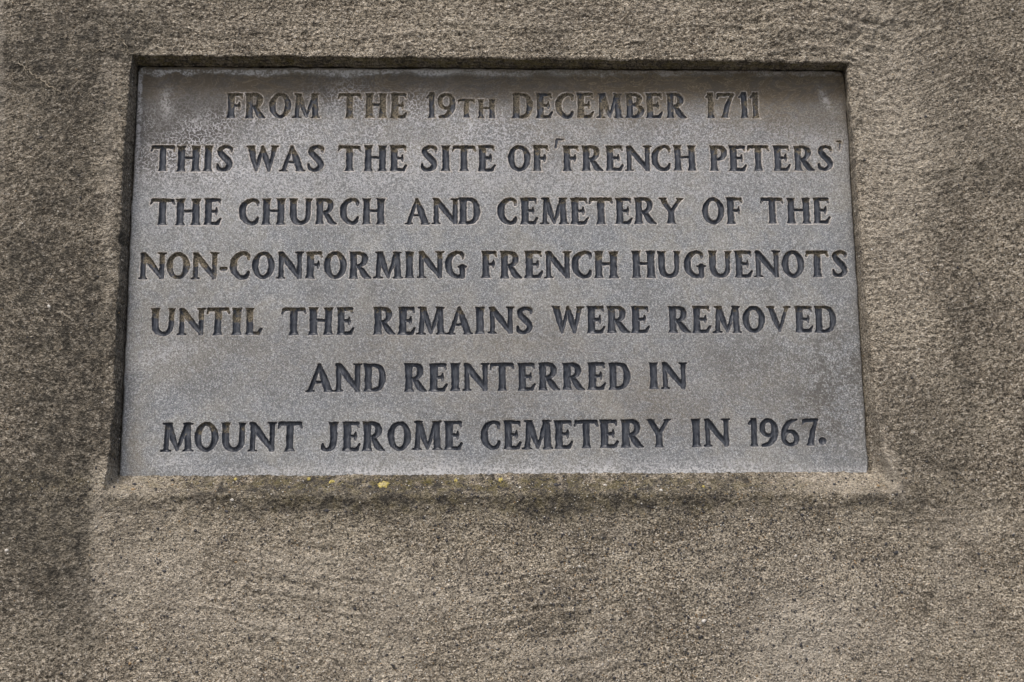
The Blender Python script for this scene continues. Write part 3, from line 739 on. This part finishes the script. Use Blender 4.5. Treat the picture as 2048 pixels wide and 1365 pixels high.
# the slab face
SPX, SPY = chart(A2, B2, SLAB_Y)
und = 0.0005 * fbm(A2 * 14, B2 * 14, 300, 3) + 0.00012 * fbm(A2 * 150, B2 * 150, 305, 2)
rc = 0.010
# distance to the slab outline, upper corners rounded
dxe = np.minimum(A2 - SX0, SX1 - A2); dze = SZ1 - B2
corner = (dxe < rc) & (dze < rc)
dedge = np.where(corner, rc - np.hypot(rc - dxe, rc - dze), np.minimum(dxe, dze)) + 0.0012 * fbm(A2 * 60, B2 * 60, 310, 3)
roll = 0.0030 * np.clip(1 - dedge / 0.0026, 0, 1.6) ** 2
YY = SLAB_Y - und + DEP + roll
# small chips and drill pits
for px, py, rad, dp in ((355, 566, 3.2, .0012), (374, 173 + 76, 2.0, .0007), (586, 269, 4, .0008), (1506, 249, 2.6, .0016), (1622, 418, 1.6, .001), (299, 642, 3, .0008), (276, 684, 2.5, .0007), (1548, 284, 2, .0008),
                        (1586, 697, 1.7, .001), (1668, 417, 2.0, .0009), (1470, 721, 1.5, .0008), (1230, 800, 4.0, .0008), (1585, 754, 1.8, .001), (1511, 798, 1.6, .0008), (831, 472, 3, .0006), (328, 696, 4, .0004), (1480, 740, 1.6, .0009), (1714, 570, 2.2, .0009)):
    x_, z_ = survey(px, py, SLAB_Y); rm = rad * 0.0006
    YY += dp * np.exp(-(((A2 - x_) ** 2 + (B2 - z_) ** 2) / rm ** 2))
# stains of the slab
n1 = fbm(A2 * 18, B2 * 18, 320, 3); n2 = fbm(A2 * 70, B2 * 70, 324, 3); scal = fbm(A2 * 55, A2 * 0 + 3, 330, 3)
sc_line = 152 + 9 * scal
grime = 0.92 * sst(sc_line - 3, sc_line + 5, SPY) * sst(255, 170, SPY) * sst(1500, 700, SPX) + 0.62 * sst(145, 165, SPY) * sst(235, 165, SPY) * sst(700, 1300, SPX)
grime += 0.95 * gau(SPX, SPY, 350, 205, 80, 75) + 0.60 * gau(SPX, SPY, 340, 275, 75, 35) + 0.3 * gau(SPX, SPY, 470, 230, 120, 40)
grime += 0.50 * gau(SPX, SPY, 1640, 240, 60, 28) + 0.28 * gau(SPX, SPY, 1560, 190, 120, 50) + 0.30 * sst(SX1 - .0, SX1 - .02, A2) * 0
grime += 0.42 * sst(0.010, 0.002, dxe) * (SPX > 1500) * sst(900, 500, SPY) + 0.35 * gau(SPX, SPY, 310, 330, 60, 26)
grime -= 0.9 * sst(8, 3, np.abs(SPX - 285 + (SPY - 150) * .05)) * sst(300, 200, SPY) * (SPX < 300)
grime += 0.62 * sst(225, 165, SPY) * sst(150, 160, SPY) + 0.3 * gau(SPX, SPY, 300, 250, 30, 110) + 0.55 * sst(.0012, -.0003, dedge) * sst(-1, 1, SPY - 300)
grime = np.clip(grime + 0.10 * n2, 0, 1)
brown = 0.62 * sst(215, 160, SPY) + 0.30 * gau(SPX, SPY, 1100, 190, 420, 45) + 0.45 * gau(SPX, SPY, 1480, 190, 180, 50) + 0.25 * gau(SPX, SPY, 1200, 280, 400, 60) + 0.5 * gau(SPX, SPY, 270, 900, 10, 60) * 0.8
brown += 0.34 * np.clip(sst(-.003, -.001, E2) * (B2 > 0) * (SPY < 365), 0, 1) + 0.14 * sst(-.003, -.001, E2) * (SPY >= 365) * (0.6 + n2)
brown += 0.15 * gau(SPX, SPY, 700, 680, 420, 60) + 0.22 * gau(SPX, SPY, 1100, 740, 300, 70) + 0.25 * gau(SPX, SPY, 1350, 820, 260, 50)
brown = np.clip(brown * (0.85 + 0.4 * n1), 0, 1)
lime = 0.60 * sst(928, 946, SPY + 5 * scal) * sst(300, 500, SPX) + 0.40 * sst(1600, 1500, SPX) * sst(905, 935, SPY) * sst(500, 800, SPX) + 0.42 * gau(SPX, SPY, 350, 925, 35, 12)
lime += 1.3 * sst(sc_line - 1, sc_line - 5, SPY) * sst(138, 143, SPY) * (0.35 + 0.65 * sst(1100, 700, SPX))
lime += 0.70 * sst(7, 3, np.abs(SPX - (281 - (SPY - 150) * .045))) * sst(420, 200, SPY) * (SPX < 300) + 0.55 * gau(SPX, SPY, 1650, 200, 5, 16, -25) + 0.5 * gau(SPX, SPY, 333, 208, 9, 20) + 0.4 * gau(SPX, SPY, 390, 245, 16, 10)
lime += 0.34 * gau(SPX, SPY, 310, 715, 65, 13, -18) + 0.20 * gau(SPX, SPY, 620, 360, 360, 45) + 0.26 * gau(SPX, SPY, 1180, 360, 380, 35) + 0.22 * gau(SPX, SPY, 350, 420, 100, 60) + 0.22 * gau(SPX, SPY, 1620, 290, 60, 20)
lime = np.clip(lime, 0, 1)
net = np.clip(0.95 * gau(SPX, SPY, 830, 262, 170, 34) + 0.8 * gau(SPX, SPY, 400, 300, 90, 45) + 0.6 * gau(SPX, SPY, 480, 270, 90, 30) + 0.6 * gau(SPX, SPY, 1350, 262, 170, 25) + 0.8 * gau(SPX, SPY, 690, 215, 45, 30) + 0.35 * gau(SPX, SPY, 1000, 330, 500, 30)
              + 0.75 * gau(SPX, SPY, 830, 225, 22, 25) + 0.45 * gau(SPX, SPY, 470, 365, 200, 25), 0, 1) * np.clip(0.8 + 0.9 * fbm(A2 * 35, B2 * 35, 340, 2), 0, 1.2)
mott = np.clip(0.62 * gau(SPX, SPY, 1690, 770, 50, 90) + 0.6 * gau(SPX, SPY, 1640, 820, 70, 40) + 0.5 * gau(SPX, SPY, 1560, 700, 120, 50) + 0.35 * gau(SPX, SPY, 400, 700, 60, 80) + 0.22 + 0.3 * n1, 0, 1)
strength = sst(760, 330, SPY) * 0.9 + 0.22
rim = 1.3 * sst(-.0014, -.0006, E2) * sst(.0004, -.0003, E2) * strength * np.where(SPY < 270, 0.6, 1.0) * np.clip(0.75 + 0.9 * fbm(A2 * 60, B2 * 60, 345, 2), 0, 1.2)
st1 = np.stack([grime, lime, np.clip(net, 0, 1)], -1); st2 = np.stack([brown, np.clip(rim, 0, 1), mott], -1)
POS = np.stack([A2, YY, B2], -1)

ids = np.arange(A.size).reshape(A.shape)
# coarse blocks where nothing is carved
NB = 4
blk = (E_ > -0.0030)
bi, bj = NXc // NB, NZc // NB
fine = np.zeros((bi, bj), bool)
for di in range(NB + 1):
    for dj in range(NB + 1):
        fine |= blk[di:di + NB * (bi - 1) + 1:NB, dj:dj + NB * (bj - 1) + 1:NB]
border = np.zeros_like(fine); border[:6, :] = border[-6:, :] = True; border[:, :4] = border[:, -7:] = True
fine |= border
cellfine = np.kron(fine, np.ones((NB, NB), bool))
faceq = cellfine & ~isL
q = np.stack([ids[:-1, :-1], ids[1:, :-1], ids[1:, 1:], ids[:-1, 1:]], -1)
loops = [q[faceq].ravel()]; counts = [np.full(faceq.sum(), 4)]
pad = np.pad(fine, 1)
cl, cc = [], []
for i, j in zip(*np.where(~fine)):
    I, J = i * NB, j * NB; poly = []
    fb, fr, ft, fl = pad[i + 1, j], pad[i + 2, j + 1], pad[i + 1, j + 2], pad[i, j + 1]
    poly += [ids[I + k, J] for k in (range(NB) if fb else (0,))]
    poly += [ids[I + NB, J + k] for k in (range(NB) if fr else (0,))]
    poly += [ids[I + NB - k, J + NB] for k in (range(NB) if ft else (0,))]
    poly += [ids[I, J + NB - k] for k in (range(NB) if fl else (0,))]
    cl += poly; cc.append(len(poly))
loops.append(np.array(cl)); counts.append(np.array(cc))
loops = np.concatenate(loops); counts = np.concatenate(counts)

plaque = empty('inscribed_plaque', (float(SX0 + SX1) / 2, SLAB_Y, float(SZ0)), 'grey limestone plaque with black carved inscription about French Peters church, set back in the wall', 'plaque')
poff = np.array([(SX0 + SX1) / 2, SLAB_Y, SZ0])


def compact(lp):
    u, inv = np.unique(lp, return_inverse=True); return u, inv


P3 = POS.reshape(-1, 3)
u, inv = compact(loops)
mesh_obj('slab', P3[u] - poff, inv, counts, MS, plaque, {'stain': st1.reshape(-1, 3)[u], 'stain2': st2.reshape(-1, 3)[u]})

# letters: every carved sign its own mesh
own_cell = np.maximum.reduce([OWN[:-1, :-1], OWN[1:, :-1], OWN[1:, 1:], OWN[:-1, 1:]])
qi, qo = q[isL], own_cell[isL]
order = np.argsort(qo, kind='stable'); qi, qo = qi[order], qo[order]
LN = vnoise(A2 * 300, B2 * 300, 350)
lrim = sst(0.0007, 0.0001, E2) * (0.20 + 0.8 * (strength - .2)) * (0.7 + 0.6 * LN)
lst = np.stack([np.clip(DUST, -1, 1), np.clip(lrim, 0, 1), np.zeros_like(DUST)], -1).reshape(-1, 3)
names = {'-': 'hyphen', '.': 'full_stop', '`': 'quotation_mark', "'": 'quotation_mark'}
for k, (ch, row) in enumerate(letters):
    a, b = np.searchsorted(qo, k), np.searchsorted(qo, k + 1)
    if a == b: continue
    f = qi[a:b]; uu, iv = compact(f.ravel())
    nm = names.get(ch, 'digit' if ch.isdigit() else 'letter')
    c = P3[uu]; org = np.array([c[:, 0].mean(), SLAB_Y, c[:, 2].min()])
    o = mesh_obj(nm, c - org, iv, np.full(len(f), 4), ML, plaque, {'stain': lst[uu]})
    o.location = org - poff
    w = word_of[k]
    o['label'] = {'-': 'carved hyphen between NON and CONFORMING', '.': 'round drilled full stop after 1967', '`': 'shallow unpainted opening quotation mark before FRENCH', "'": 'shallow unpainted closing quotation mark after PETERS'}.get(ch) or \
        ('carved %s %s in %s' % ('numeral' if ch.isdigit() else ('small capital' if ch in 'th' else 'capital'), ch.upper(), w))

gm = plain_material('paving_stone', (0.26, 0.25, 0.235), (0.34, 0.33, 0.31), 6, 0.9)
pv = mesh_obj('pavement', np.array([(-8, -8, 0.002), (8, -8, 0.002), (8, .25, 0.002), (-8, .25, 0.002)], float), np.array([0, 1, 2, 3]), np.array([4]), gm, None)  # ground out of view, added to bounce light up under the soffit
pv['kind'] = 'structure'; pv['label'] = 'grey stone pavement at the foot of the wall, out of view, added to bounce light into the recess'

# ================================================================== small things on the wall
def wall_point(px, py, region='face'):
    """nearest vertex of the wall mesh to a surveyed spot"""
    ra = (0, NR) if region == 'sill' else (NR, NR + NW)
    cx, cy = chart3(G[ra[0]:ra[1]])
    k = np.argmin((cx - px) ** 2 + (cy - py) ** 2); i, j = divmod(int(k), NP)
    return G[ra[0] + i, j], NRM[ra[0] + i, j]


_c3 = {}


def chart3(P):
    key = P.shape[0]
    if key not in _c3:
        v = P - CAM; c = v @ FW
        _c3[key] = (1024 + FPX * (v @ RT) / c, 682.5 - FPX * (v @ UP) / c)
    return _c3[key]


# grit embedded in the render: too many to count
rg = np.random.default_rng(11)
co, fc, mi = [], [], []
ic = np.array([(0, 0, 1), (0, 0, -1), (1, 0, 0), (-1, 0, 0), (0, 1, 0), (0, -1, 0)], float)
fa = [(0, 2, 4), (0, 4, 3), (0, 3, 5), (0, 5, 2), (1, 4, 2), (1, 3, 4), (1, 5, 3), (1, 2, 5)]
Gf = G[2:NR + NW].reshape(-1, 3); Nf = NRM[2:NR + NW].reshape(-1, 3)
area_w = np.linalg.norm(np.cross(ds[2:NR + NW], dt[2:NR + NW]), axis=-1).ravel()
PXf, PYf = PX[2:NR + NW].ravel(), PY[2:NR + NW].ravel()
dens = area_w * (0.10 + 1.3 * gau(PXf, PYf, 1380, 1180, 300, 150) + 0.75 * sst(985, 1040, PYf) * sst(150, 240, PXf) * sst(1900, 1600, PXf) + 1.6 * gau(PXf, PYf, 900, 970, 600, 18)) * (side[None, :] != 0).repeat(NR + NW - 2, 0).ravel()
pick = rg.choice(len(Gf), 13000, p=dens / dens.sum())
for n_, i in enumerate(pick):
    r_ = 0.00062 * rg.lognormal(0, 0.50); kind = rg.choice(3, p=[.68, .21, .11]); r_ = min(r_, 0.0017 if kind == 0 else 0.00105)
    sc = r_ * rg.uniform(.7, 1.35, 3); th = rg.uniform(0, 6.28)
    c, s = math.cos(th), math.sin(th); p = ic * sc * (1 + rg.uniform(-.2, .2, (6, 1)))
    p = np.c_[p[:, 0] * c - p[:, 2] * s, p[:, 1] * .7, p[:, 0] * s + p[:, 2] * c]
    co.append(p + Gf[i] + Nf[i] * r_ * 0.3); fc += [tuple(v + 6 * n_ for v in f) for f in fa]; mi += [kind] * 8
co = np.vstack(co)
og = mesh_obj('grit', co - wall_off, np.array(fc).ravel(), np.full(len(fc), 3), [M_DARK, M_WHITE, M_OCHRE], wall, smooth=False)
og.data.polygons.foreach_set('material_index', np.array(mi, np.int32)); og['kind'] = 'stuff'


# single pebbles big enough to pick out
def pebble(px, py, rpx, mat, region='face', label=None, flat=.55, seed=0):
    p, n = wall_point(px, py, region); rr = random.Random(seed); r_ = rpx * 0.0006
    vs, fs = [], []
    nu, nv = 9, 6
    for a in range(nv + 1):
        for b in range(nu):
            th, ph = math.pi * a / nv, 2 * math.pi * b / nu
            k = 1 + rr.uniform(-.14, .14)
            vs.append((r_ * 1.2 * k * math.sin(th) * math.cos(ph), -r_ * flat * k * math.sin(th) * math.sin(ph), r_ * .85 * k * math.cos(th)))
    for a in range(nv):
        for b in range(nu):
            fs.append((a * nu + b, a * nu + (b + 1) % nu, (a + 1) * nu + (b + 1) % nu, (a + 1) * nu + b))
    vs = np.array(vs)
    o = mesh_obj('pebble', vs, np.array(fs).ravel(), np.full(len(fs), 4), mat, wall)
    o.location = p + n * r_ * 0.1 - wall_off
    o.rotation_euler = (0, rr.uniform(-.7, .7), 0)
    if label: o['label'] = label


for k, (px, py, rr_, m, reg) in enumerate([(329, 1144, 4, M_DARK, 'face'), (455, 1143, 3, M_DARK, 'face'), (229, 1191, 3.5, M_DARK, 'face'), (99, 1241, 3.2, M_DARK, 'face'), (310, 1063, 3, M_DARK, 'face'),
                                           (272, 1295, 4, M_DARK, 'face'), (259, 1328, 3.6, M_OCHRE, 'face'), (472, 1125, 3.4, M_OCHRE, 'face'), (12, 1102, 4.5, M_WHITE, 'face'), (98, 613, 4.5, M_WHITE, 'face'),
                                           (653, 1022, 5, M_DARK, 'face'), (453, 1023, 4, M_DARK, 'face'), (1215, 1098, 4, M_DARK, 'face'), (1260, 1090, 4.5, M_DARK, 'face'), (1271, 1090, 3.5, M_DARK, 'face'), (1358, 1099, 3.4, M_DARK, 'face'),
                                           (1126, 1070, 3.6, M_DARK, 'face'), (1088, 1183, 3.2, M_DARK, 'face'), (1138, 1197, 3.4, M_DARK, 'face'), (1395, 1255, 4.5, M_DARK, 'face'), (1407, 1242, 5, M_WHITE, 'face'), (1160, 1133, 3.2, M_WHITE, 'face'),
                                           (1290, 1328, 4, M_DARK, 'face'), (944, 1185, 3.2, M_DARK, 'face'), (1028, 1215, 3.4, M_DARK, 'face'), (1604, 1030, 4, M_DARK, 'face'), (1793, 1106, 4.5, M_DARK, 'face'), (1771, 1088, 3.8, M_DARK, 'face'),
                                           (1668, 1117, 3.6, M_DARK, 'face'), (1780, 1006, 3.6, M_DARK, 'face'), (2026, 1070, 3.6, M_DARK, 'face'), (1957, 1108, 3.6, M_DARK, 'face'), (1658, 1060, 4, M_WHITE, 'face'), (1590, 1113, 4.2, M_WHITE, 'face'), (1852, 234, 3.4, M_DARK, 'face'),
                                           (1958, 569, 3.4, M_DARK, 'face'), (2040, 510, 3.4, M_WHITE, 'face'), (1743, 500, 2.6, M_WHITE, 'face'), (2025, 20, 3.2, M_WHITE, 'face'), (464, 999, 4.5, M_WHITE, 'face'),
                                           (268, 970, 5, M_DARK, 'sill'), (266, 980, 5, M_OCHRE, 'sill'), (1210, 972, 4.2, M_WHITE, 'sill'), (1322, 981, 4, M_WHITE, 'sill'), (1040, 976, 3.4, M_WHITE, 'sill'), (739, 974, 5, M_DARK, 'sill'), (1112, 972, 6, M_DARK, 'sill'),
                                           (1756, 972, 4, M_OCHRE, 'sill'), (345, 970, 3, M_OCHRE, 'sill'), (578, 976, 4, M_DARK, 'sill')]):
    pebble(px, py, rr_ * .8, m, reg, seed=k)


# pale lime veins running out of old cracks in the render
def vein(pts, w0, label):
    n = 70; P = np.array(pts, float); d = np.r_[0, np.cumsum(np.hypot(*np.diff(P, axis=0).T))]
    s = np.linspace(0, d[-1], n); x = np.interp(s, d, P[:, 0]); y = np.interp(s, d, P[:, 1])
    nx, ny = np.gradient(x), np.gradient(y); L = np.hypot(nx, ny); nx, ny = -ny / L, nx / L
    jit = 3.0 * vnoise(s * .18, s * 0, 400) + 1.6 * vnoise(s * .5, s * 0 + 9, 401)
    x, y = x + nx * jit, y + ny * jit
    vs = []
    base = [wall_point(a, b) for a, b in zip(x, y)]
    for k in range(n):
        X0, Z0 = survey(x[k], y[k], 0.0); yy = base[k][0][1]
        w = w0 * 0.0006 * (0.45 + 0.55 * math.sin(math.pi * k / (n - 1)) + 0.35 * float(vnoise(np.array(k * .6), np.array(0.0), 402)))
        w = max(w, .0002)
        for q in ((-1, .0007), (-.5, -.0004), (.5, -.0004), (1, .0007)):
            vs.append((X0 + nx[k] * w * q[0], yy + q[1] - .0008, Z0 - ny[k] * w * q[0]))
    fs = [(4 * k + a, 4 * k + a + 1, 4 * k + a + 5, 4 * k + a + 4) for k in range(n - 1) for a in range(3)]
    o = mesh_obj('lime_vein', np.array(vs) - wall_off, np.array(fs).ravel(), np.full(len(fs), 4), M_VEIN, wall)
    o['label'] = label


vein([(36, 124), (70, 152), (98, 172), (122, 186)], 1.3, 'pale lime vein slanting down at the far left')
vein([(184, 104), (205, 100), (222, 92), (240, 86)], 1.0, 'short pale lime vein left of the recess corner')
vein([(214, 38), (232, 66), (250, 90), (262, 110)], 0.9, 'thin crack line running down to the recess corner')
vein([(200, 182), (222, 190), (245, 200)], 0.7, 'faint crack line beside the top left jamb')


# yellow lichen on the sill: each crust its own thing
def lichen(px, py, w, h, label, group=None, ringed=False, seed=0):
    w, h = w * 1.05, h * 1.1
    p, n = wall_point(px, py, 'sill'); n = Vector(n); p = Vector(p)
    rr = random.Random(seed)
    e1 = Vector((1, 0, 0)); e1 = (e1 - n * e1.dot(n)).normalized(); e2 = n.cross(e1)
    if e2.z < 0: e2 = -e2
    vs = [tuple(n * (.0005 if ringed else .0012))]; nu = 26; prof = ((.35, .0006), (.62, .0011), (.85, .0013), (1.0, -.0008)) if ringed else ((.5, .0013), (.8, .0009), (1.0, -.0010))
    lob = [1 + rr.uniform(-.34, .30) for _ in range(nu)]
    for f, z in prof:
        for b in range(nu):
            a = 2 * math.pi * b / nu; k = 1 + (lob[b] - 1) * f
            vs.append(tuple(e1 * (w * .0003 * f * k * math.cos(a)) + e2 * (h * .00042 * f * k * math.sin(a)) + n * (z + rr.uniform(-.0002, .0002))))
    fs = [(0, 1 + b, 1 + (b + 1) % nu) for b in range(nu)]; cnt = [3] * nu; lp = [i for f in fs for i in f]
    for k in range(len(prof) - 1):
        for b in range(nu):
            lp += [1 + k * nu + b, 1 + (k + 1) * nu + b, 1 + (k + 1) * nu + (b + 1) % nu, 1 + k * nu + (b + 1) % nu]; cnt.append(4)
    o = mesh_obj('lichen', np.array(vs), np.array(lp), np.array(cnt), [M_LICH, M_LICHI], None)
    if ringed:
        mi = np.zeros(len(cnt), np.int32); mi[:nu * 2] = 1; o.data.polygons.foreach_set('material_index', mi)
    o.location = p + n * 0.0003; o['label'] = label; o['category'] = 'lichen'; o['group'] = 'yellow lichen on the sill'


lichen(766, 971, 22, 13, 'largest lichen crust on the sill, a yellow ring with greyish middle', ringed=True, seed=1)
lichen(663, 965, 11, 8, 'round yellow lichen spot on the sill, left of the big ringed crust', seed=2)
lichen(618, 958, 8, 5, 'small yellow lichen spot high on the sill below MOUNT, nearest the slab edge', seed=3)
lichen(911, 962, 8, 7, 'yellow lichen spot on the sill, first one right of the big ringed crust', seed=4)
lichen(1001, 961, 9, 9, 'roundish yellow lichen spot on the sill below the first C of CEMETERY', seed=5)
lichen(471, 959, 7, 5, 'tiny yellow lichen speck at the slab edge, leftmost on the sill', seed=6)
lichen(1408, 974, 7, 5, 'pale yellow lichen speck on the sill, rightmost of them all', seed=7)
